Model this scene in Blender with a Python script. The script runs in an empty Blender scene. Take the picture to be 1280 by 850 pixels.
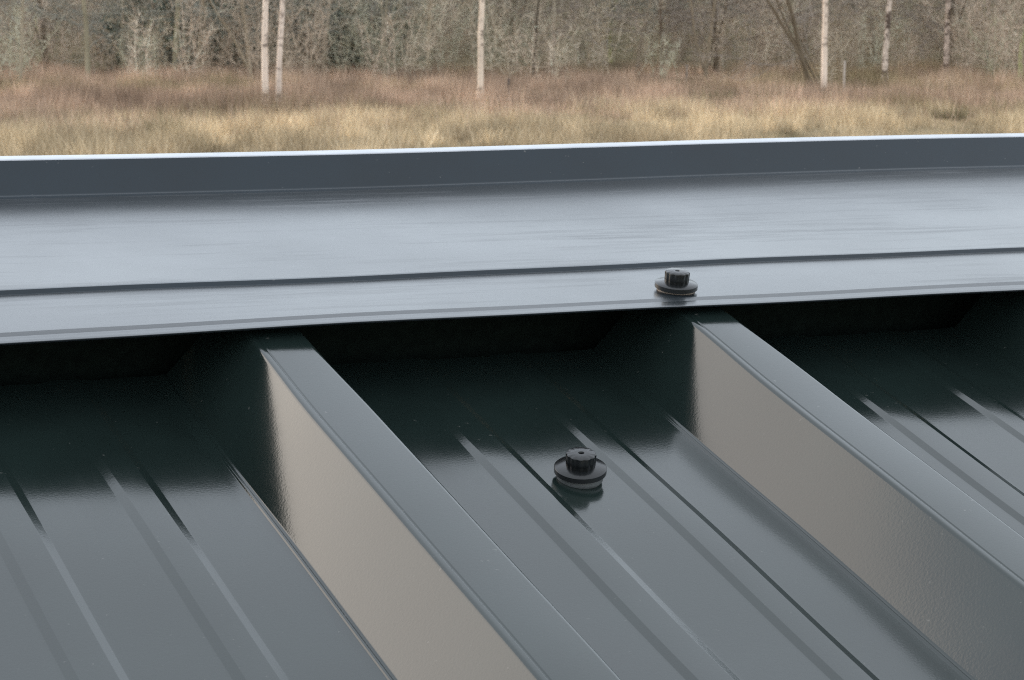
import bpy, bmesh, math, random
import numpy as np
from mathutils import Matrix, Vector

scene = bpy.context.scene
col = scene.collection
R_ = math.radians

# ------------------------------------------------------------------ camera
CAM_Z = 2.1
PITCH = math.atan((425 - 15) / 2909.5)
cam_d = bpy.data.cameras.new('camera')
cam = bpy.data.objects.new('camera', cam_d)
col.objects.link(cam)
cam.location = (0, 0, CAM_Z)
cam.rotation_euler = (math.pi / 2 - PITCH, 0, 0)
cam_d.sensor_width = 36
cam_d.lens = 2909.5 / 1280 * 36
cam_d.clip_start = 0.02
cam_d.clip_end = 4000
cam_d.dof.use_dof = True
cam_d.dof.focus_distance = 0.97
cam_d.dof.aperture_fstop = 72
scene.camera = cam

# ------------------------------------------------------------------ sky, sun, exposure
SUN_EL, SUN_AZ = R_(16), R_(-56)      # azimuth clockwise from +Y (the way the camera looks)
world = bpy.data.worlds.new('World')
scene.world = world
world.use_nodes = True
nt = world.node_tree
nt.nodes.clear()
w_out = nt.nodes.new('ShaderNodeOutputWorld')
w_bg = nt.nodes.new('ShaderNodeBackground')
w_sky = nt.nodes.new('ShaderNodeTexSky')
w_sky.sky_type = 'NISHITA'
w_sky.sun_disc = False
w_sky.sun_elevation = SUN_EL
w_sky.sun_rotation = SUN_AZ
w_sky.air_density = 1.0
w_sky.dust_density = 1.0
w_sky.ozone_density = 1.0
w_mix = nt.nodes.new('ShaderNodeMix')            # a thin even cloud veil over the blue
w_mix.data_type = 'RGBA'
w_mix.inputs[0].default_value = 0.45
w_mix.inputs[7].default_value = (10.1, 10.45, 10.65, 1)
nt.links.new(w_sky.outputs[0], w_mix.inputs[6])
nt.links.new(w_mix.outputs[2], w_bg.inputs[0])
w_bg.inputs[1].default_value = 0.15
nt.links.new(w_bg.outputs[0], w_out.inputs[0])

sun_d = bpy.data.lights.new('sun', 'SUN')
sun = bpy.data.objects.new('sun', sun_d)
col.objects.link(sun)
sun_d.energy = 0.6
sun_d.angle = R_(58)
sun_d.color = (1.0, 0.78, 0.56)
sdir = Vector((math.sin(SUN_AZ) * math.cos(SUN_EL), math.cos(SUN_AZ) * math.cos(SUN_EL), math.sin(SUN_EL)))
sun.rotation_euler = (-sdir).to_track_quat('-Z', 'Y').to_euler()
sun.location = sdir * 40

scene.view_settings.view_transform = 'Standard'
scene.view_settings.look = 'None'
scene.view_settings.exposure = 0.85
scene.view_settings.gamma = 1.0
scene.view_settings.use_curve_mapping = False
scene.render.engine = 'CYCLES'
scene.cycles.max_bounces = 6
scene.cycles.filter_width = 1.1
scene.cycles.use_denoising = False

# ------------------------------------------------------------------ helpers
rng = np.random.default_rng(7)
random.seed(7)


def tag(o, label=None, cat=None, group=None, kind=None):
    for k, v in (('label', label), ('category', cat), ('group', group), ('kind', kind)):
        if v:
            o[k] = v
    return o


def empty(name, parent=None):
    o = bpy.data.objects.new(name, None)
    o.empty_display_size = 0.1
    col.objects.link(o)
    o.parent = parent
    return o


def mesh_obj(name, V, F, mat=None, parent=None, colors=None, smooth=False):
    """V (n,3); F (m,k) int array or list of lists"""
    me = bpy.data.meshes.new(name)
    V = np.asarray(V, np.float32)
    if isinstance(F, np.ndarray):
        k = F.shape[1]
        me.vertices.add(len(V))
        me.vertices.foreach_set('co', V.ravel())
        me.loops.add(F.size)
        me.loops.foreach_set('vertex_index', F.astype(np.int32).ravel())
        me.polygons.add(len(F))
        me.polygons.foreach_set('loop_start', np.arange(0, F.size, k, dtype=np.int32))
        me.update(calc_edges=True)
    else:
        me.from_pydata(V.tolist(), [], F)
    if colors is not None:
        a = me.color_attributes.new('tint', 'FLOAT_COLOR', 'POINT')
        c4 = np.ones((len(V), 4), np.float32)
        c4[:, :3] = colors
        a.data.foreach_set('color', c4.ravel())
    if smooth:
        me.polygons.foreach_set('use_smooth', np.ones(len(me.polygons), bool))
    me.validate()
    if mat:
        me.materials.append(mat)
    o = bpy.data.objects.new(name, me)
    col.objects.link(o)
    o.parent = parent
    return o


def share(o, parent, name=None):
    c = o.copy()
    col.objects.link(c)
    c.parent = parent
    return c


def copy_tree(root):
    c = root.copy()
    col.objects.link(c)
    for ch in root.children:
        d = ch.copy()
        col.objects.link(d)
        d.parent = c
        for g in ch.children:
            e = g.copy()
            col.objects.link(e)
            e.parent = d
    return c


def vnoise(x, y, seed=0):
    """smooth value noise in 0..1, vectorised"""
    x = np.asarray(x, float); y = np.asarray(y, float)
    xi = np.floor(x).astype(np.int64); yi = np.floor(y).astype(np.int64)
    fx = x - xi; fy = y - yi
    fx = fx * fx * (3 - 2 * fx); fy = fy * fy * (3 - 2 * fy)

    def h(a, b):
        n = (a * 374761393 + b * 668265263 + seed * 982451653) & 0x7fffffff
        n = ((n ^ (n >> 13)) * 1274126177) & 0x7fffffff
        return ((n ^ (n >> 16)) & 0xffff) / 65535.0
    return (h(xi, yi) * (1 - fx) + h(xi + 1, yi) * fx) * (1 - fy) + (h(xi, yi + 1) * (1 - fx) + h(xi + 1, yi + 1) * fx) * fy


def fbm(x, y, seed=0, n=3):
    s = 0; a = 1; t = 0
    for i in range(n):
        s = s + a * vnoise(x * 2 ** i, y * 2 ** i, seed + i * 17)
        t += a; a *= .5
    return s / t


def smooth(a, b, x):
    t = np.clip((np.asarray(x, float) - a) / (b - a), 0, 1)
    return t * t * (3 - 2 * t)


def new_mat(name):
    m = bpy.data.materials.new(name)
    m.use_nodes = True
    n = m.node_tree
    b = n.nodes['Principled BSDF']
    return m, n, b


def N(n, t, **kw):
    x = n.nodes.new(t)
    for k, v in kw.items():
        setattr(x, k, v)
    return x


def ramp(n, fac, stops):
    r = N(n, 'ShaderNodeValToRGB')
    el = r.color_ramp.elements
    el[0].position, el[0].color = stops[0][0], (*stops[0][1], 1)
    el[1].position, el[1].color = stops[-1][0], (*stops[-1][1], 1)
    for p, c in stops[1:-1]:
        e = el.new(p); e.color = (*c, 1)
    n.links.new(fac, r.inputs[0])
    return r


def noise(n, scale, detail=4, rough=.55, coord='Object', stretch=None, vec=None):
    tc = N(n, 'ShaderNodeTexCoord')
    mp = N(n, 'ShaderNodeMapping')
    if stretch:
        mp.inputs['Scale'].default_value = stretch
    n.links.new(tc.outputs[coord], mp.inputs[0])
    t = N(n, 'ShaderNodeTexNoise')
    t.inputs['Scale'].default_value = scale
    t.inputs['Detail'].default_value = detail
    t.inputs['Roughness'].default_value = rough
    n.links.new(mp.outputs[0], t.inputs[0])
    return t


# ------------------------------------------------------------------ materials
def paint_mat(name, base, rough, ior=1.5, scuff=0.0, grain=0.02, vary=.22, streak=0.0):
    """coil coated sheet steel: dark paint under a semi gloss coat, faint dust and fine orange peel"""
    m, n, b = new_mat(name)
    b.inputs['IOR'].default_value = ior
    d = noise(n, 14, 5, .6)
    c = ramp(n, d.outputs[0], [(.3, tuple(v * .85 for v in base)), (.7, tuple(v * 1.2 for v in base))])
    last = c.outputs[0]
    # dust specks
    v = noise(n, 300, 3, .6)
    sp = ramp(n, v.outputs[0], [(.70, (0, 0, 0)), (.78, (1, 1, 1))])
    mx = N(n, 'ShaderNodeMix', data_type='RGBA')
    mul = N(n, 'ShaderNodeMath', operation='MULTIPLY')
    n.links.new(sp.outputs[0], mul.inputs[0]); mul.inputs[1].default_value = .30
    n.links.new(mul.outputs[0], mx.inputs[0])
    n.links.new(last, mx.inputs[6]); mx.inputs[7].default_value = (.25, .24, .22, 1)
    last = mx.outputs[2]
    r0 = ramp(n, noise(n, 9, 5, .62).outputs[0], [(.3, (rough * (1 - vary),) * 3), (.7, (rough * (1 + vary),) * 3)])
    rl = r0.outputs[0]
    if streak:
        # faint run marks down the slope
        q = noise(n, 30, 4, .65, stretch=(1, .05, 1))
        qr = ramp(n, q.outputs[0], [(.45, (0, 0, 0)), (.72, (1, 1, 1))])
        qa = N(n, 'ShaderNodeMath', operation='MULTIPLY_ADD')
        n.links.new(qr.outputs[0], qa.inputs[0]); qa.inputs[1].default_value = streak
        n.links.new(rl, qa.inputs[2]); rl = qa.outputs[0]
    if scuff:
        # long rub marks along the sheet and film residue
        s = noise(n, 5, 5, .6, stretch=(1, 5, 5))
        s2 = noise(n, 26, 4, .6, stretch=(.5, 8, 8))
        sm = N(n, 'ShaderNodeMath', operation='MULTIPLY')
        n.links.new(s.outputs[0], sm.inputs[0]); n.links.new(s2.outputs[0], sm.inputs[1])
        sr = ramp(n, sm.outputs[0], [(.26, (0, 0, 0)), (.42, (1, 1, 1))])
        mx2 = N(n, 'ShaderNodeMix', data_type='RGBA')
        k = N(n, 'ShaderNodeMath', operation='MULTIPLY'); k.inputs[1].default_value = scuff
        n.links.new(sr.outputs[0], k.inputs[0]); n.links.new(k.outputs[0], mx2.inputs[0])
        n.links.new(last, mx2.inputs[6]); mx2.inputs[7].default_value = (.30, .31, .33, 1)
        last = mx2.outputs[2]
        ad = N(n, 'ShaderNodeMath', operation='MULTIPLY_ADD')
        n.links.new(sr.outputs[0], ad.inputs[0]); ad.inputs[1].default_value = .10
        n.links.new(rl, ad.inputs[2]); rl = ad.outputs[0]
    n.links.new(last, b.inputs['Base Color'])
    n.links.new(rl, b.inputs['Roughness'])
    bp = N(n, 'ShaderNodeBump'); bp.inputs['Strength'].default_value = grain
    bp.inputs['Distance'].default_value = .001
    g = noise(n, 900, 2, .5)
    n.links.new(g.outputs[0], bp.inputs['Height'])
    n.links.new(bp.outputs[0], b.inputs['Normal'])
    return m


M = {}
M['paint'] = paint_mat('anthracite_sheet_paint', (.010, .0165, .0150), .125, ior=1.58, streak=.05)
M['flash'] = paint_mat('anthracite_flashing_paint', (.008, .012, .015), .22, ior=1.60, scuff=.07, vary=.14)
M['sky_fold'] = paint_mat('sky_tinted_fold_paint', (.005, .012, .018), .2, ior=1.42)  # flashing paint again, with the overhead sky's dark blue put into its colour
M['cap'] = paint_mat('screw_cap_paint', (.006, .007, .0075), .26)


def plain(name, c, rough=.7, var=.25, scale=30, spec=.5, metal=0):
    m, n, b = new_mat(name)
    t = noise(n, scale, 5, .6)
    r = ramp(n, t.outputs[0], [(.3, tuple(v * (1 - var) for v in c)), (.7, tuple(v * (1 + var) for v in c))])
    n.links.new(r.outputs[0], b.inputs['Base Color'])
    b.inputs['Roughness'].default_value = rough
    b.inputs['Specular IOR Level'].default_value = spec
    b.inputs['Metallic'].default_value = metal
    return m


M['rubber'] = plain('washer_rubber', (.09, .095, .095), .4, .2, 300)
M['rubber_tan'] = plain('squashed_washer_rubber', (.20, .16, .13), .7, .35, 300)
M['sky_edge'] = plain('sky_bright_hem', (.40, .41, .43), .34, .12, 40, .5, .85)  # pale metallic colour stands in for bright sky reflected along the hem
M['under_shade'] = plain('under_flashing_shade', (.007, .011, .009), .95, .3, 200, .1)  # green-black colour stands in for the shade under the flashing
M['timber'] = plain('shed_timber', (.16, .12, .08), .8, .3, 12)


def tint_mat(name, rough=.85, spec=.15, trans=0.0):
    m, n, b = new_mat(name)
    a = N(n, 'ShaderNodeVertexColor'); a.layer_name = 'tint'
    n.links.new(a.outputs[0], b.inputs['Base Color'])
    b.inputs['Roughness'].default_value = rough
    b.inputs['Specular IOR Level'].default_value = spec
    return m


M['grass'] = tint_mat('dry_grass')
M['twig'] = tint_mat('bare_twigs', .9, .1)
M['leaf'] = tint_mat('evergreen_leaf', .5, .4)

# ------------------------------------------------------------------ roof frame (X along the flashing, Y up the slope, Z off the sheet)
Rc = Matrix(((0.8956660671, -0.4252142064, 0.1302888133),
             (-0.0518380942, -0.3907859673, -0.9190207505),
             (0.4416957190, 0.8163817774, -0.3720560245)))
tc_ = Vector((-0.1086838956, 0.0267127207, 0.9404757090))
cp, sp_ = math.cos(PITCH), math.sin(PITCH)
Wc = Matrix(((1, 0, 0), (0, -sp_, cp), (0, -cp, -sp_)))      # camera axes (right, down, forward) to the world
ROOF = (Wc @ Rc).to_4x4()
ROOF.translation = Wc @ tc_ + Vector((0, 0, CAM_Z))


def roof_empty(name, loc=(0, 0, 0), tilt=None):
    o = empty(name)
    m = ROOF @ Matrix.Translation(Vector(loc))
    if tilt:
        m = m @ tilt
    o.matrix_world = m
    return o


# ------------------------------------------------------------------ ground
def ground_h(x, y):
    x = np.asarray(x, float); y = np.asarray(y, float)
    r = np.sqrt(x * x + y * y)
    z = -1.1 * (1 - smooth(10, 27, r))
    z = z + .10 * (fbm(x / 7, y / 7, 3) - .5) * smooth(10, 30, r) * 2
    z = z + .012 * np.clip(y - 80, 0, 150) + .10 * np.clip(y - 112, 0, 110)
    return z


def axis(fine0, fine1, step, far):
    a = list(np.arange(fine0, fine1 + 1e-6, step))
    d = step
    while a[-1] < far:
        d *= 1.35; a.append(a[-1] + d)
    d = step
    while a[0] > -far:
        d *= 1.35; a.insert(0, a[0] - d)
    return np.array(a)


gx = axis(-40, 40, 1.0, 2500)
gy = axis(0, 120, 1.0, 2500)
GX, GY = np.meshgrid(gx, gy)
GV = np.stack([GX, GY, ground_h(GX, GY)], -1).reshape(-1, 3)
ii, jj = np.meshgrid(np.arange(len(gx) - 1), np.arange(len(gy) - 1))
a0 = (jj * len(gx) + ii).ravel()
GF = np.stack([a0, a0 + 1, a0 + 1 + len(gx), a0 + len(gx)], 1)
gm, gn, gb = new_mat('rough_pasture_soil')
t1 = noise(gn, .35, 6, .65)
r1 = ramp(gn, t1.outputs[0], [(.3, (.10, .085, .05)), (.5, (.19, .15, .09)), (.7, (.26, .21, .13))])
gn.links.new(r1.outputs[0], gb.inputs['Base Color'])
gb.inputs['Roughness'].default_value = .95
gb.inputs['Specular IOR Level'].default_value = .05
tag(mesh_obj('ground', GV, GF, gm, smooth=True), kind='structure')

# ------------------------------------------------------------------ sheet metal profiles


def fillet(pts, rad, n=5):
    """round the inner corners of a 2D polyline; rad: one radius or a list for each inner corner"""
    out = [np.array(pts[0], float)]
    for i in range(1, len(pts) - 1):
        p0, p1, p2 = (np.array(q, float) for q in pts[i - 1:i + 2])
        r = rad[i - 1] if isinstance(rad, (list, tuple)) else rad
        u = (p0 - p1) / np.linalg.norm(p0 - p1); v = (p2 - p1) / np.linalg.norm(p2 - p1)
        ang = math.acos(np.clip(u @ v, -1, 1))
        t = min(r / math.tan(ang / 2), np.linalg.norm(p0 - p1) * .49, np.linalg.norm(p2 - p1) * .49)
        a, b = p1 + u * t, p1 + v * t
        for k in range(n + 1):
            s = k / n
            out.append((1 - s) ** 2 * a + 2 * s * (1 - s) * p1 + s * s * b)
    out.append(np.array(pts[-1], float))
    return out


def sheet(name, prof, stations, along, thick, mat, parent, warp=None, side=-1):
    """extrude an open 2D profile (h, z) along an axis as a sheet with real thickness"""
    P = np.array(prof)
    n = len(P)
    T = np.gradient(P, axis=0)
    T /= np.linalg.norm(T, axis=1)[:, None]
    nrm = np.stack([-T[:, 1], T[:, 0]], 1)
    Q = P + nrm * thick * side
    ring = np.concatenate([P, Q[::-1]])
    m = len(ring)
    V = []
    for s in stations:
        h, z = ring[:, 0].copy(), ring[:, 1].copy()
        ss = np.full(m, s)
        if along == 'x':
            X, Y, Z = ss, h, z
        else:
            X, Y, Z = h, ss, z
        if warp:
            X, Y, Z = warp(X, Y, Z)
        V.append(np.stack([X, Y, Z], 1))
    V = np.concatenate(V)
    F = []
    for k in range(len(stations) - 1):
        for i in range(m):
            j = (i + 1) % m
            F.append((k * m + i, k * m + j, (k + 1) * m + j, (k + 1) * m + i))
    F.append(tuple(range(m))[::-1])
    F.append(tuple((len(stations) - 1) * m + i for i in range(m)))
    o = mesh_obj(name, V, F, mat, parent)
    me = o.data
    bm = bmesh.new(); bm.from_mesh(me)
    bmesh.ops.recalc_face_normals(bm, faces=bm.faces)
    for f in bm.faces:
        f.smooth = len(f.verts) == 4
    for e in bm.edges:
        if len(e.link_faces) == 2 and e.calc_face_angle(0) > R_(38):
            e.smooth = False
    bm.to_mesh(me); bm.free()
    return o


H, WT, BO, PITCH_X = .0288, .0256, .0222, .2
Y0, Y1 = -1.9, .034
ys = np.concatenate([np.linspace(Y0, -.5, 12), np.linspace(-.45, Y1, 50)])


def roof_warp(ox):
    def w(X, Y, Z):
        z01 = np.clip(Z / H, 0, 1)
        k = smooth(-.075, -.004, Y) * .11 * z01
        X = X + (WT / 2 - X) * k                          # the crests are pinched where they were cut
        g = X + ox
        Z = Z + .00032 * np.sin(g * 31 + Y * 23) * (1 - .5 * z01) + .00016 * np.sin(Y * 41 + g * 9)
        X = X + .00035 * np.sin(Y * 19 + ox * 40) * z01
        return X, Y, Z
    return w


roof = roof_empty('metal_roof')
tag(roof, 'dark anthracite box-profile sheet metal roof sloping up to the edge flashing', 'roof')
TH = .0007
rib_prof = fillet([(-BO - .006, 0), (-BO - .0022, 0), (-BO - .0016, .0006), (-BO - .0008, .0006), (-BO - .0002, 0), (-BO + .0008, .0003), (0, H), (.0026, H - .0001), (.0032, H - .0004), (.0038, H - .0001),
                   (WT, H), (WT + BO, 0), (WT + BO + .006, 0)], [.0004, .0004, .0004, .0004, .0012, .0026, .0005, .0004, .0005, .003, .0022], 4)
S1, S2, S3, S4 = .0755, .0948, .1268, .1444               # the two shallow stiffening beads in each pan
BH = .0009
pl, pr = WT + BO + .006, PITCH_X - BO - .006


def bead_prof(a, b):
    return fillet([(a - .0014, 0), (a, 0), (a + .0036, BH), (b - .0034, BH), (b, 0), (b + .0014, 0)], .0012, 3)


for i in range(-9, 12):
    ox = i * PITCH_X
    wp = roof_warp(ox)
    for nm, prof in (('rib', rib_prof),
                     ('pan', [(pl, 0), ((pl + S1) / 2, 0), (S1 - .0014, 0)]),
                     ('bead', bead_prof(S1, S2)),
                     ('pan', [(S2 + .0014, 0), ((S2 + S3) / 2, 0), (S3 - .0014, 0)]),
                     ('bead', bead_prof(S3, S4)),
                     ('pan', [(S4 + .0014, 0), (.16, 0), (pr, 0)])):
        o = sheet(nm, prof, ys, 'y', TH, M['paint'], roof, wp)
        o.location.x = ox

# ------------------------------------------------------------------ flashing along the high edge
X0, X1 = -1.95, 2.4
xs = np.concatenate([np.linspace(X0, -.5, 12)[:-1], np.linspace(-.5, .9, 60), np.linspace(.9, X1, 12)[1:]])
yF, zF = 0.0, .0338
yG, zG = .0684, .0242
yU, zU = .2576, -.0024
yT, zT = yU + .0186, zU + .0125


def fl_warp(X, Y, Z):
    k = smooth(.15, .27, Y)
    dx = X - .12
    Z = Z + k * (.0030 * smooth(-.02, .42, dx) + .0006 * smooth(.05, -.4, -dx))
    Z = Z + (1 - smooth(0, .05, Y)) * .0007 * np.sin(X * 9 + .6)
    Z = Z + (1 - .8 * k) * (.00026 * np.sin(X * 17 + Y * 30 + 1) + .00014 * np.sin(X * 43 - Y * 55))
    return X, Y, Z


flash = roof_empty('edge_flashing')
tag(flash, 'long grey sheet metal flashing with folded upstand along the roof edge', 'flashing')
FT = .0009
sl = (zG - zF) / (yG - yF)
lip = .0085
dirp = np.array([1, sl]) / math.hypot(1, sl)
p_lip = np.array([yF + lip, zF + lip * sl])
lf = fillet([(yF + .005, zF - .0018), (yF + .0005, zF - .0013), (yF, zF - .0003), tuple(p_lip + np.array([-.0004, -.00012])), tuple(p_lip + np.array([.0034, .0000])), (yG - .004, zG - sl * .004), (yG, zG)], [.0006, .0006, .001, .001, .001], 4)
sheet('lower_flange', lf, xs, 'x', FT, M['flash'], flash, fl_warp)
st = fillet([(yG, zG), (yG + .0006, zG), (yG + .0024, zG + .0013), (yG + .0046, zG + .0013 + sl * .002)], .0004, 3)
sheet('step_fold', st, xs, 'x', FT, M['sky_fold'], flash, fl_warp)
zP = st[-1][1]
cv = [(st[-1][0], zP)] + [(st[-1][0] + (yU - .005 - st[-1][0]) * k / 8, zP + (zU + .0006 - zP) * k / 8) for k in range(1, 9)]
sheet('cover_plate', cv, xs, 'x', FT, M['flash'], flash, fl_warp)
# upstand leans back a little, with a return hem folded level behind it
up_t = np.array([yT - yU, zT - zU]); up_t /= np.linalg.norm(up_t)
us = fillet([cv[-1], (yU, zU), (yU + (yT - yU) * .97, zU + (zT - zU) * .97)], .0032, 5)
sheet('upstand', us, xs, 'x', FT, M['sky_fold'], flash, fl_warp)
ROOFPITCH = math.asin((Wc @ Rc @ Vector((0, 1, 0))).z)
HEM = ROOFPITCH - R_(7)
back = np.array([math.cos(HEM), -math.sin(HEM)])
u0 = np.array(us[-1])
hm = fillet([tuple(u0), (yT, zT), tuple(np.array([yT, zT]) + back * .012), tuple(np.array([yT, zT]) + back * .013 + np.array([-.012, -.06]))], [.0016, .002], 4)
sheet('return_hem', hm, xs, 'x', FT, M['sky_edge'], flash, fl_warp)

# ------------------------------------------------------------------ the shed below
shed = empty('shed')
tag(shed, 'timber shed carrying the dark metal roof', 'shed')


def roofpt(x, y, z):
    return ROOF @ Vector((x, y, z))


def wall(name, a, b, c_in):
    """vertical wall under the line a-b of the roof frame, thickness toward c_in"""
    A, B = roofpt(*a), roofpt(*b)
    n = Vector((-(B - A).y, (B - A).x, 0)).normalized() * .08
    if n.dot(roofpt(*c_in) - A) < 0:
        n = -n
    V = [A, B, B + n, A + n]
    lo = [Vector((p.x, p.y, -1.15)) for p in V]
    return mesh_obj(name, [tuple(p) for p in V + lo], [(0, 1, 2, 3), (7, 6, 5, 4), (0, 4, 5, 1), (1, 5, 6, 2), (2, 6, 7, 3), (3, 7, 4, 0)], M['timber'], shed)


ctr = (.2, -.9, -.05)
wall('wall', (-1.8, .2, -.05), (2.3, .2, -.05), ctr)
wall('wall', (-1.8, -1.8, -.02), (2.3, -1.8, -.02), ctr)
wall('wall', (-1.8, -1.7, -.02), (-1.8, .1, -.02), ctr)
wall('wall', (2.3, -1.7, -.02), (2.3, .1, -.02), ctr)


def rbox(name, x0, x1, y0, y1, z0, z1, mat, parent):
    V = [tuple(roofpt(x, y, z)) for x, y, z in ((x0, y0, z0), (x1, y0, z0), (x1, y1, z0), (x0, y1, z0), (x0, y0, z1), (x1, y0, z1), (x1, y1, z1), (x0, y1, z1))]
    return mesh_obj(name, V, [(3, 2, 1, 0), (4, 5, 6, 7), (0, 1, 5, 4), (1, 2, 6, 5), (2, 3, 7, 6), (3, 0, 4, 7)], mat, parent)


rbox('shade_backing_board', -1.9, 2.35, .06, .09, -.12, .016, M['under_shade'], shed)  # dark board added where only shade shows below the flashing
rbox('purlin', -1.8, 2.3, -.16, -.10, -.09, -.002, M['timber'], shed)

# ------------------------------------------------------------------ roofing screws


def lathe(name, prof, seg, mat, parent, lobes=0, lob=0.0, lobe_rows=()):
    V, F = [], []
    for r_i, (r, z) in enumerate(prof):
        for k in range(seg):
            a = 2 * math.pi * k / seg
            rr = r
            if lobes and r_i in lobe_rows:
                rr = r * (1 - lob * (.5 - .5 * math.cos(a * lobes)) ** 1.4)
            V.append((rr * math.cos(a), rr * math.sin(a), z))
    n = len(prof)
    for i in range(n - 1):
        for k in range(seg):
            j = (k + 1) % seg
            F.append((i * seg + k, i * seg + j, (i + 1) * seg + j, (i + 1) * seg + k))
    F.append(tuple(range(seg))[::-1])
    F.append(tuple((n - 1) * seg + k for k in range(seg)))
    o = mesh_obj(name, V, F, mat, parent)
    bm = bmesh.new(); bm.from_mesh(o.data)
    for f in bm.faces:
        f.smooth = True
    for e in bm.edges:
        if len(e.link_faces) == 2 and e.calc_face_angle(0) > R_(40):
            e.smooth = False
    bm.to_mesh(o.data); bm.free()
    return o


def mm(p):
    return [(a / 1000, b / 1000) for a, b in p]


def screw(loc, label, washer_mat, squash, tilt, size=1.0):
    tilt = tilt @ Matrix.Scale(size, 4)
    s = roof_empty('roofing_screw', loc, tilt)
    tag(s, label, 'screw', 'capped roofing screws')
    q = squash
    lathe('sealing_washer', mm([(6, -.6), (8.4, -.5), (9.2, .5 * q), (9.3, 1.3 * q), (8.8, 2.3 * q), (7, 2.4 * q)]), 48, washer_mat, s)
    z = 2.4 * q
    f = lathe('flange', mm([(7, z - .1), (9.9, z), (10.4, z + .25), (10.4, z + 2.2), (10.2, z + 2.4), (6.4, z + 2.8), (5.2, z + 3.1), (3, z + 3.2)]), 64, M['cap'], s)
    z += 2.8
    hd = lathe('cap_head', mm([(5.7, z - .2), (5.9, z + .5), (6.05, z + 4.9), (5.95, z + 5.3), (5.5, z + 5.55), (2.4, z + 5.75), (1.25, z + 5.77), (1.0, z + 5.4), (.9, z + 4.4)]), 96, M['cap'], s, 12, .065, (0, 1, 2, 3, 4))
    return s


screw((.1100, -.0868, .0), 'black capped screw standing on the lower pan between two ribs', M['rubber'], 1.35, Matrix.Rotation(R_(-6), 4, 'Y'))
screw((.2104, .0246, .0303), 'black capped screw through the flashing above a rib end', M['rubber_tan'], .85, Matrix.Rotation(R_(-2), 4, 'Y') @ Matrix.Rotation(R_(-4), 4, 'X'), .93)

# ------------------------------------------------------------------ grass


def lin(c):
    return np.array([((v / 255 + .055) / 1.055) ** 2.4 if v > 10 else v / 3294 for v in c])


STRAW = np.array([1.42, 1.32, 1.23]) * np.array([(.36, .30, .205), (.42, .36, .26), (.31, .25, .165), (.24, .205, .125), (.15, .135, .07)])
RUST = np.array([1.66, 1.53, 1.42]) * np.array([(.26, .195, .15), (.32, .25, .20), (.20, .145, .105), (.23, .19, .125), (.12, .105, .06)])


def blades(x, y, hgt, wid, colr, lean=.35):
    n = len(x)
    z = ground_h(x, y) - .02
    a = rng.uniform(0, 2 * math.pi, n)
    wx, wy = np.cos(a) * wid / 2, np.sin(a) * wid / 2
    b = rng.uniform(0, 2 * math.pi, n)
    l = hgt * lean * rng.uniform(.2, 1.4, n)
    V = np.empty((n, 3, 3), np.float32)
    V[:, 0] = np.stack([x - wx, y - wy, z], 1)
    V[:, 1] = np.stack([x + wx, y + wy, z], 1)
    V[:, 2] = np.stack([x + np.cos(b) * l, y + np.sin(b) * l, z + hgt], 1)
    F = np.arange(3 * n).reshape(-1, 3)
    C = np.repeat(colr[:, None, :], 3, 1)
    return V.reshape(-1, 3), F, C.reshape(-1, 3)


def scatter(n, d0, d1, spread=.29, extra=4.0):
    d = np.sqrt(rng.uniform(d0 * d0, d1 * d1, n))
    x = rng.uniform(-1, 1, n) * (d * spread + extra)
    return x, d


def pick(pal, n, t, jitter=.16):
    """t 0..1 chooses along the palette with scatter"""
    k = np.clip(t * len(pal) + rng.normal(0, .7, n), 0, len(pal) - 1).astype(int)
    return np.clip(pal[k] * rng.normal(1, jitter, (n, 1)), .02, .8)


def clump(x, y, seed):
    return (.35 + 1.3 * fbm(x / .26, y / .9, seed, 2)) * (.74 + .52 * smooth(.3, .7, fbm(x / 1.5, y / 3, seed + 5)))


def edge_of_heath(x):
    return 46.0 + 4.0 * (fbm(x / 6, x * 0 + 3.3, 11) - .5) * 2 + .42 * np.clip(x, -11, 11)


n = 600000
x, y = scatter(n, 12, 60, .25, 3)
keep = (y < edge_of_heath(x) + rng.normal(0, 3.6, n)) & (rng.uniform(0, 1, n) < .35 + .65 * smooth(.3, .6, fbm(x / 1.1, y / 1.6, 5)))
x, y = x[keep], y[keep]
n = len(x)
cl = fbm(x / .9, y / 1.5, 21)
pt = fbm(x / 4.5, y / 6, 31)
t = np.clip((pt - .42) * 2.1, 0, 1) * .9
hg = (.10 + .32 * smooth(.35, .7, cl)) * rng.uniform(.5, 1.25, n)
V, F, C = blades(x, y, hg, rng.uniform(.005, .013, n), pick(STRAW, n, t) * clump(x, y, 71)[:, None], .6)
tag(mesh_obj('dry_grass', V, F, M['grass'], colors=C), 'pale straw-coloured rough grass covering the near field', 'grass', kind='stuff')

n = 560000
x, y = scatter(n, 36, 80, .26, 3)
keep = (y > edge_of_heath(x) + rng.normal(0, 3.6, n)) & (rng.uniform(0, 1, n) < .25 + .75 * smooth(.3, .6, fbm(x / 1.3, y / 1.8, 6)))
x, y = x[keep], y[keep]
n = len(x)
cl = fbm(x / 1.2, y / 1.8, 22)
pt = fbm(x / 5, y / 5, 33)
t = np.clip((pt - .38) * 2.2, 0, 1) * .95
hg = (.16 + .46 * smooth(.3, .72, cl)) * rng.uniform(.45, 1.2, n)
V, F, C = blades(x, y, hg, rng.uniform(.005, .014, n), pick(RUST, n, t) * clump(x, y, 81)[:, None], .42)
tag(mesh_obj('moor_grass', V, F, M['grass'], colors=C), 'tall reddish-brown moor grass in front of the wood', 'grass', kind='stuff')

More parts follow.
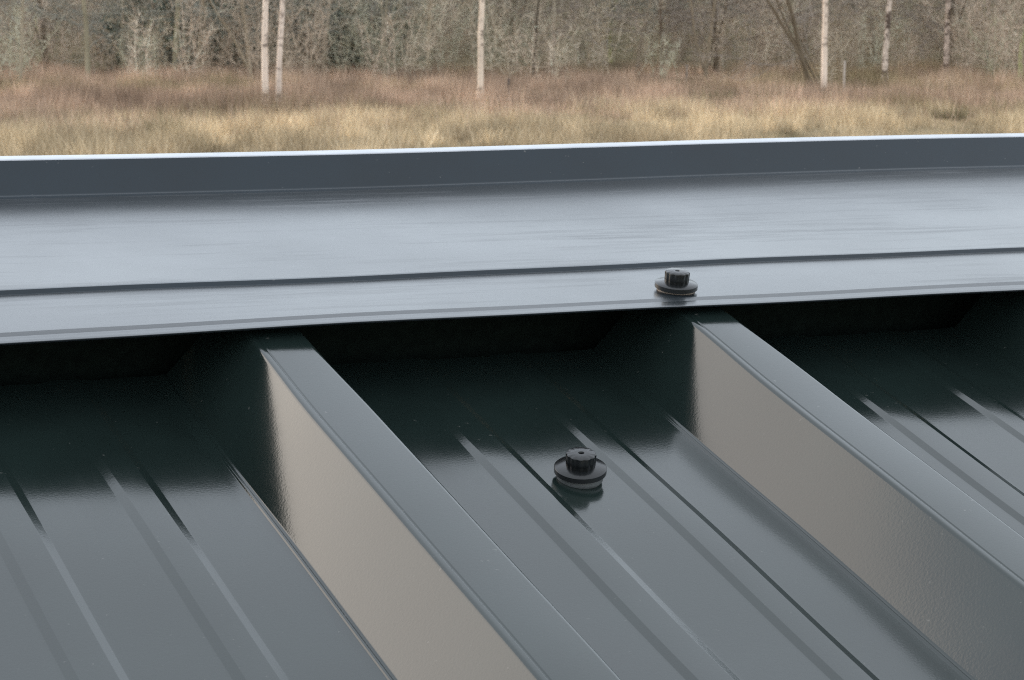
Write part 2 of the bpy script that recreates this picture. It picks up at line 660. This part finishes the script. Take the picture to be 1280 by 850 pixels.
# ------------------------------------------------------------------ trees
class Tree:
    def __init__(self, seed):
        self.r = np.random.default_rng(seed)
        self.tv, self.tf, self.tc = [], [], []
        self.cv, self.cf, self.cc = [], [], []

    def tube(self, pts, rad, sides, colfn, crown):
        V, F, C = (self.cv, self.cf, self.cc) if crown else (self.tv, self.tf, self.tc)
        base = sum(len(a) for a in V)
        pts = np.asarray(pts); n = len(pts)
        T = np.gradient(pts, axis=0)
        T /= np.linalg.norm(T, axis=1)[:, None] + 1e-9
        ref = np.where(np.abs(T[:, 2:3]) > .9, np.array([[1., 0, 0]]), np.array([[0, 0, 1.]]))
        U = np.cross(T, ref); U /= np.linalg.norm(U, axis=1)[:, None] + 1e-9
        W = np.cross(T, U)
        ang = np.arange(sides) * 2 * math.pi / sides
        ring = pts[:, None, :] + (U[:, None, :] * np.cos(ang)[None, :, None] + W[:, None, :] * np.sin(ang)[None, :, None]) * np.asarray(rad)[:, None, None]
        V.append(ring.reshape(-1, 3))
        C.append(colfn(ring.reshape(-1, 3)))
        i, k = np.meshgrid(np.arange(n - 1), np.arange(sides), indexing='ij')
        i = i.ravel(); k = k.ravel(); k2 = (k + 1) % sides
        q = base + np.stack([i * sides + k, i * sides + k2, (i + 1) * sides + k2, (i + 1) * sides + k], 1)
        F.append(np.concatenate([q[:, [0, 1, 2]], q[:, [0, 2, 3]]]))

    def walk(self, p, d, length, nseg, wobble, up):
        pts = [p]
        d = d / np.linalg.norm(d)
        for _ in range(nseg):
            d = d + self.r.normal(0, wobble, 3) + np.array([0, 0, up])
            d /= np.linalg.norm(d)
            p = p + d * length / nseg
            pts.append(p)
        return np.array(pts)

    def twigs(self, pts, n, length, width, droop, colr):
        r = self.r
        k = r.uniform(.15, 1, n) * (len(pts) - 1)
        i = np.minimum(k.astype(int), len(pts) - 2); f = (k - i)[:, None]
        P = pts[i] * (1 - f) + pts[i + 1] * f
        D = r.normal(0, 1, (n, 3)); D[:, 2] = D[:, 2] * .7 + droop
        D /= np.linalg.norm(D, axis=1)[:, None]
        L = length * r.uniform(.4, 1.3, (n, 1))
        S = np.cross(D, r.normal(0, 1, (n, 3))); S /= np.linalg.norm(S, axis=1)[:, None]
        w = width * r.uniform(.6, 1.3, (n, 1))
        E = P + D * L + np.array([0, 0, -.1]) * L
        base = sum(len(a) for a in self.cv)
        V = np.stack([P - S * w, P + S * w, E], 1).reshape(-1, 3)
        self.cv.append(V)
        c = np.clip(colr * r.normal(1, .18, (n, 1)), .01, .8)
        self.cc.append(np.repeat(c, 3, 0))
        self.cf.append(base + np.arange(3 * n).reshape(-1, 3))

    def build(self, name, trunk_mat, label, group):
        root = empty(name)
        tag(root, label, 'tree', group)
        mesh_obj('trunk', np.concatenate(self.tv), np.concatenate(self.tf), trunk_mat, root, np.concatenate(self.tc), True)
        mesh_obj('crown', np.concatenate(self.cv), np.concatenate(self.cf), M['twig'], root, np.concatenate(self.cc))
        return root


def make_tree(name, seed, height, rad, bark, twig, label, group, low=.25, limbs=26, wob=.03, fork=0, tdens=1.0, bark_mat=None, up=.02):
    t = Tree(seed); r = t.r
    bark = np.array(bark); twig = np.array(twig)

    def bark_col(P):
        nz = fbm(P[:, 0] * 9 + P[:, 2] * 1.3, P[:, 2] * 5 + P[:, 1] * 7, seed)
        return np.clip(bark[None] * (.75 + .5 * nz[:, None]), .01, .9)
    stems = []
    nst = 1 + fork
    for s in range(nst):
        d = np.array([0, 0, 1.]) + (r.normal(0, .22, 3) * [1, 1, 0] if s else 0)
        p = t.walk(np.array([0, 0, -.15]) + (np.array([.12 * s, 0, 0])), d, height * (1 - .15 * s), 22, wob, .03)
        k = np.linspace(0, 1, len(p))
        rr = rad * (1 - .25 * s) * ((1 - k) ** .85 * .93 + .05) * (1 + .55 * np.exp(-k * 60))
        t.tube(p, rr, 10, bark_col, False)
        stems.append((p, rr))
    for p, rr in stems:
        for b in range(int(limbs / nst)):
            f = low + (1 - low) * (b + r.uniform(0, 1)) / (limbs / nst) * .97
            q = f * (len(p) - 1); i = min(int(q), len(p) - 2); q -= i
            P = p[i] * (1 - q) + p[i + 1] * q
            a = r.uniform(0, 2 * math.pi)
            d = np.array([math.cos(a), math.sin(a), r.uniform(.1, .9)])
            L = height * (.30 * (1 - f) + .10) * r.uniform(.7, 1.2)
            br = t.walk(P, d, L, 7, .16, up)
            r0 = max(.007, rr[i] * .24)
            t.tube(br, np.linspace(r0, .006, len(br)), 4, lambda Q: np.repeat((bark * .15 + twig * .85)[None], len(Q), 0) * r.uniform(.8, 1.15), True)
            t.twigs(br, int(34 * tdens), .55, .006, .1, twig)
            for _ in range(5):
                q2 = r.uniform(.2, .95) * (len(br) - 1); i2 = min(int(q2), len(br) - 2)
                d2 = (br[i2 + 1] - br[i2]); d2 = d2 / np.linalg.norm(d2) + r.normal(0, .6, 3)
                b2 = t.walk(br[i2], d2, L * .45, 4, .2, up)
                t.tube(b2, np.linspace(.009, .004, len(b2)), 3, lambda Q: np.repeat(twig[None], len(Q), 0) * r.uniform(.8, 1.2), True)
                t.twigs(b2, int(26 * tdens), .5, .005, .0, twig)
    return t.build(name, bark_mat or M['twig'], label, group)


# birch bark: pale with dark bands and scars
bm_, bn, bb = new_mat('birch_bark')
a = N(bn, 'ShaderNodeVertexColor'); a.layer_name = 'tint'
nb = noise(bn, 3.0, 5, .7, stretch=(1.2, 1.2, 1.6))
rb = ramp(bn, nb.outputs[0], [(.40, (.14, .12, .11)), (.47, (1, 1, 1)), (1, (1, 1, 1))])
mb = N(bn, 'ShaderNodeMix', data_type='RGBA', blend_type='MULTIPLY')
mb.inputs[0].default_value = .75
bn.links.new(a.outputs[0], mb.inputs[6]); bn.links.new(rb.outputs[0], mb.inputs[7])
bn.links.new(mb.outputs[2], bb.inputs['Base Color'])
bb.inputs['Roughness'].default_value = .8
bb.inputs['Specular IOR Level'].default_value = .15
M['birch'] = bm_
bm2 = bm_.copy(); bm2.name = 'scarred_birch_bark'
for nd in bm2.node_tree.nodes:
    if nd.type == 'VALTORGB':
        nd.color_ramp.elements[0].position = .46; nd.color_ramp.elements[1].position = .52
    if nd.type == 'TEX_NOISE':
        nd.inputs['Scale'].default_value = 2.4
    if nd.type == 'MIX':
        nd.inputs[0].default_value = .95
M['birch_scarred'] = bm2

F_PX = 2909.5


def at_px(px, d):
    return (px - 640) / F_PX * d / math.cos(PITCH) * .99


def base_d(py):
    return F_PX * CAM_Z / (py - 15)


WT_ = 'wood of bare trees'
TW_B = (.29, .24, .20)
TW_G = (.28, .27, .23)


def place(o, px, d, rz=None, s=1.0, lean=0.0, leany=0.0):
    x = at_px(px, d)
    o.location = (x, d, float(ground_h(x, d)))
    o.rotation_euler = (leany, lean, rz if rz is not None else random.uniform(0, 6.28))
    o.scale = (s, s, s)


# the pale birches one can tell apart: base px, distance row, width, lean, look
BIRCH = [
    (334, 51.0, .160, .000, (.80, .72, .66), 'straight white birch trunk, thicker of the close pair in moor grass'),
    (350, 50.5, .135, .030, (.74, .66, .61), 'slimmer white birch trunk leaning away from its close twin'),
    (600, 56.0, .165, .016, (.72, .64, .56), 'lone cream birch trunk rising from the reddish grass, slightly bowed'),
    (1027, 56.0, .160, .004, (.78, .69, .62), 'pale birch trunk beside a dark many-stemmed tree at the wood edge'),
    (1103, 68.0, .185, .000, (.70, .62, .56), 'birch trunk with bold black patches in broken bands'),
    (1179, 73.0, .190, .012, (.55, .47, .42), 'mottled brownish birch trunk, dark and rough towards its foot'),
]
for k, (px, d, w, lean, c, lab) in enumerate(BIRCH):
    c = tuple(np.array(c) * [.95, .86, .78])
    o = make_tree('birch_tree', 100 + k, 11 + k % 3, w / 2, c, TW_B, lab, None, low=.26, limbs=24, wob=.024, bark_mat=M['birch_scarred'] if k >= 4 else M['birch'])
    place(o, px, d, 0.0, 1.0, lean)

GREY = [
    (113, 69.0, .17, -.02, (.27, .26, .22), 0, 'grey-green lichened trunk, pale above and dark below'),
    (219, 71.0, .18, .0, (.30, .30, .245), 0, 'pale lichen-green straight trunk behind the moor grass'),
    (28, 66.0, .10, .0, (.30, .28, .25), 0, 'thin dull grey trunk apart at the open end of the wood'),
    (318, 70.0, .13, -.16, (.34, .31, .27), 1, 'forked grey trunk leaning beside the white birch pair'),
    (248, 72.0, .12, .02, (.30, .27, .23), 0, 'thin grey-brown trunk behind the lichen-green trunk'),
    (405, 74.0, .14, .05, (.30, .27, .24), 0, 'short-looking grey trunk in front of dark evergreen shrub'),
    (535, 76.0, .13, .0, (.40, .36, .30), 0, 'faint buff trunk deep in grey brush'),
    (690, 78.0, .16, .0, (.42, .40, .37), 0, 'faint pale trunk standing deep in brown brush'),
    (666, 70.0, .09, .04, (.10, .09, .08), 0, 'thin dark stem near the lone cream birch'),
    (826, 76.0, .12, .0, (.16, .13, .11), 0, 'dark brown trunk deep in the brown brush'),
    (1012, 64.0, .13, -.28, (.13, .11, .09), 4, 'dark spreading tree with several leaning stems beside a pale birch'),
    (1222, 78.0, .14, .0, (.33, .31, .27), 0, 'faint grey trunk behind the mottled birch'),
    (1272, 70.0, .15, -.02, (.40, .43, .27), 0, 'yellow-green mossy trunk at the end of the wood edge'),
    (880, 74.0, .12, .06, (.22, .19, .16), 1, 'brown multi-stemmed trunk in a bushy thicket'),
    (480, 70.0, .10, -.05, (.24, .23, .20), 1, 'grey forked sapling in grey-green brush'),
]
protos = []
for k, (px, d, w, lean, c, fork, lab) in enumerate(GREY):
    c = tuple(np.array(c) * [1.15, 1.03, .85])
    o = make_tree('bare_tree', 200 + k, 9 + (k * 7) % 4, w / 2, c, TW_G if px < 500 else TW_B, lab, None, low=.10, limbs=30, wob=.05, fork=fork, tdens=1.1)
    place(o, px, d, 0.0, 1.0, lean)
    protos.append(o)

# the wood behind: copies that only their place tells apart
k = 0
for row, (d, step) in enumerate(((80, 95), (87, 85), (95, 80), (104, 75), (114, 70))):
    for px in range(-420 + row * 31, 1720, step):
        src = protos[(k * 5 + row) % len(protos)]
        o = copy_tree(src)
        o['label'] = 'slender bare grey-brown tree deep in the wood behind the field'
        o['group'] = 'bare trees deep in the wood'
        place(o, px + random.uniform(-22, 22), d + random.uniform(-3, 3), None, random.uniform(.85, 1.35), random.uniform(-.05, .05), random.uniform(-.05, .05))
        k += 1

# ------------------------------------------------------------------ undergrowth of the wood
def brush(name, nsh, d0, d1, hmin, hmax, cols, label, seed, per=46, spread=.30):
    r = np.random.default_rng(seed)
    Vs, Fs, Cs = [], [], []
    base = 0
    for s in range(nsh):
        d = math.sqrt(r.uniform(d0 * d0, d1 * d1))
        x = r.uniform(-1, 1) * (d * spread + 4)
        gap = fbm(x / 3.2, d / 9, 77, 2)
        if gap < .34 and d < 92:
            continue
        h = r.uniform(hmin, hmax) * (.7 + .6 * gap)
        shade = .98 + .36 * fbm(x / 2.2, d / 12, 91, 2)
        z = float(ground_h(x, d))
        c = np.array(cols[int(np.clip(fbm(x / 8, d / 8, 40) * 2.2 * len(cols) - len(cols) * .6 + r.normal(0, .5), 0, len(cols) - 1))])
        nstem = r.integers(5, 10)
        for q in range(nstem):
            a = r.uniform(0, 2 * math.pi); le = r.uniform(.05, .5)
            dr = np.array([math.cos(a) * le, math.sin(a) * le, 1.])
            p = np.array([x + r.normal(0, .25), d + r.normal(0, .25), z])
            pts = [p]
            for _ in range(5):
                dr = dr + r.normal(0, .16, 3); dr /= np.linalg.norm(dr)
                p = p + dr * h / 5; pts.append(p)
            pts = np.array(pts)
            # stem as slim blades
            A, B = pts[:-1], pts[1:]
            S = np.array([[1, 0, 0]]) * .011
            V = np.stack([A - S, A + S, B + S * .7], 1).reshape(-1, 3)
            n = len(A)
            kk = r.uniform(.1, 1, per) * 5; i = np.minimum(kk.astype(int), 4); f = (kk - i)[:, None]
            P = pts[i] * (1 - f) + pts[i + 1] * f
            D = r.normal(0, 1, (per, 3)); D[:, 2] = np.abs(D[:, 2]) * .9; D /= np.linalg.norm(D, axis=1)[:, None]
            L = r.uniform(.25, 1.0, (per, 1)) * h * .27
            S2 = np.cross(D, r.normal(0, 1, (per, 3))); S2 /= np.linalg.norm(S2, axis=1)[:, None]
            w = r.uniform(.004, .009, (per, 1))
            V2 = np.stack([P - S2 * w, P + S2 * w, P + D * L], 1).reshape(-1, 3)
            V = np.concatenate([V, V2])
            m = n + per
            Vs.append(V); Fs.append(base + np.arange(3 * m).reshape(-1, 3)); base += 3 * m
            Cs.append(np.repeat(np.clip(c * shade * r.normal(1, .2, (m, 1)), .015, .7), 3, 0))
    tag(mesh_obj(name, np.concatenate(Vs), np.concatenate(Fs), M['twig'], colors=np.concatenate(Cs)), label, 'brush', kind='stuff')


BR = [(1.44 * a_, 1.37 * b_, 1.27 * c_) for a_, b_, c_ in [(.29, .285, .23), (.32, .28, .23), (.27, .225, .185), (.37, .305, .255), (.22, .215, .16)]]
brush('brushwood', 620, 66, 98, 1.4, 4.2, BR, 'tangled grey-brown leafless brush filling the wood', 51)
brush('brushwood', 420, 98, 128, 2.5, 5.5, BR, 'dim twiggy thicket far back in the wood', 52)

# ------------------------------------------------------------------ evergreen shrubs among the trunks
def evergreen(seed, label):
    t = Tree(seed); r = t.r
    for s in range(5):
        a = r.uniform(0, 6.28)
        p = t.walk(np.array([0, 0, -.1]), np.array([math.cos(a) * .35, math.sin(a) * .35, 1.]), 2.2, 6, .1, .02)
        t.tube(p, np.linspace(.04, .012, len(p)), 6, lambda Q: np.repeat(np.array([[.08, .07, .05]]), len(Q), 0), False)
    n = 5200
    cl = r.normal(0, 1, (26, 3)) * [.75, .75, .55] + [0, 0, 1.35]
    P = cl[r.integers(0, 26, n)] + r.normal(0, .28, (n, 3))
    P[:, 2] = np.abs(P[:, 2])
    D = r.normal(0, 1, (n, 3)); D /= np.linalg.norm(D, axis=1)[:, None]
    S = np.cross(D, r.normal(0, 1, (n, 3))); S /= np.linalg.norm(S, axis=1)[:, None]
    L = r.uniform(.05, .11, (n, 1))
    V = np.stack([P - D * L, P + S * L * .5, P + D * L, P - S * L * .5], 1).reshape(-1, 3)
    c = np.clip(np.array([.055, .082, .056]) * r.normal(1, .3, (n, 1)) + r.uniform(0, .012, (n, 1)), .01, .3)
    base = np.arange(n)[:, None] * 4
    t.cv = [V]; t.cc = [np.repeat(c, 4, 0)]
    t.cf = [np.concatenate([base + np.array([0, 1, 2]), base + np.array([0, 2, 3])])]
    root = empty('evergreen_shrub')
    tag(root, label, 'shrub', 'dark evergreen shrubs in the wood')
    mesh_obj('stem', np.concatenate(t.tv), np.concatenate(t.tf), M['twig'], root, np.concatenate(t.tc), True)
    mesh_obj('foliage', V, t.cf[0], M['leaf'], root, t.cc[0])
    return root


ev = evergreen(61, 'dark green evergreen shrub growing among the bare trunks')
for k, (px, d, s) in enumerate(((292, 76, 1.25), (372, 80, 1.1), (445, 80, 1.0), (180, 82, 1.0), (500, 96, 1.1), (255, 94, 1.3))):
    o = ev if k == 0 else copy_tree(ev)
    place(o, px, d, None, s)

# ------------------------------------------------------------------ dark rush tussocks
def tussock(px, py, r, h, label, seed):
    d = base_d(py)
    x0 = at_px(px, d)
    g = np.random.default_rng(seed)
    n = 520
    a = g.uniform(0, 6.283, n); q = np.sqrt(g.uniform(0, 1, n)) * r * .55
    P = np.stack([np.cos(a) * q * 1.5, np.sin(a) * q, np.zeros(n) - .03], 1)
    out = np.stack([np.cos(a), np.sin(a), np.zeros(n)], 1) * (g.uniform(.1, 1, (n, 1)) * r * .7)
    T = P + out + np.array([0, 0, 1]) * (h * g.uniform(.45, 1.1, (n, 1)))
    b = g.uniform(0, 6.283, n)
    S = np.stack([np.cos(b), np.sin(b), np.zeros(n)], 1) * .005
    V = np.stack([P - S, P + S, T], 1).reshape(-1, 3)
    pal = np.array([(.19, .165, .09), (.25, .21, .12), (.32, .26, .16), (.13, .12, .065)])
    C = np.repeat(pal[g.integers(0, 4, n)] * g.normal(1, .15, (n, 1)), 3, 0)
    o = mesh_obj('rush_tussock', V, np.arange(3 * n).reshape(-1, 3), M['grass'], colors=np.clip(C, .02, .6))
    o.location = (x0, d, float(ground_h(x0, d)))
    tag(o, label, 'tussock', 'dark rush tussocks')


tussock(207, 168, .34, .42, 'dark olive rush tussock alone in the pale straw grass', 1)
tussock(545, 152, .30, .30, 'low brown rush tussock where straw and reddish grass meet', 2)
tussock(330, 146, .34, .34, 'dark rush tussock in front of the white birch pair', 3)
tussock(950, 180, .60, .30, 'wide brownish rush tussock in straw grass before the dark many-stemmed tree', 4)
tussock(1185, 152, .34, .36, 'small olive rush tussock in the straw grass before the mottled birch', 5)
tussock(1168, 116, .50, .40, 'olive rush tussock among pinkish moor grass below the mottled birch', 6)
tussock(890, 128, .60, .50, 'dark rush tussock in moor grass below the brown thicket', 7)
tussock(965, 128, .45, .50, 'greyish dark rush tussock in moor grass by the pale birch', 8)

# ------------------------------------------------------------------ stakes standing in the moor grass
def stake(px, py0, py1, w, c, label):
    d = base_d(py1)
    x = at_px(px, d)
    h = (py1 - py0) / F_PX * d + .15
    t = Tree(px); P = np.array([[0, 0, -.2], [0, 0, h * .5], [.01, 0, h * .97], [.01, 0, h]])
    t.tube(P, [w, w, w * .97, w * .5], 7, lambda Q: np.repeat(np.array([c]), len(Q), 0) * (.8 + .4 * fbm(Q[:, 0] * 60, Q[:, 2] * 3, 5))[:, None], False)
    o = mesh_obj('wooden_stake', t.tv[0], t.tf[0], M['twig'], None, t.tc[0], True)
    o.location = (x, d, float(ground_h(x, d)))
    o.rotation_euler = (0, random.uniform(-.03, .03), 0)
    tag(o, label, 'stake')


stake(1053, 82, 118, .028, (.42, .36, .31), 'pale weathered stake in moor grass next to the pale birch')
stake(636, 104, 123, .030, (.10, .08, .07), 'short dark stake in moor grass near the lone cream birch')
stake(1230, 70, 99, .030, (.13, .11, .09), 'dark thin stake in moor grass past the mottled birch')
stake(857, 86, 108, .026, (.22, .18, .15), 'brown stake in moor grass before the brown thicket')
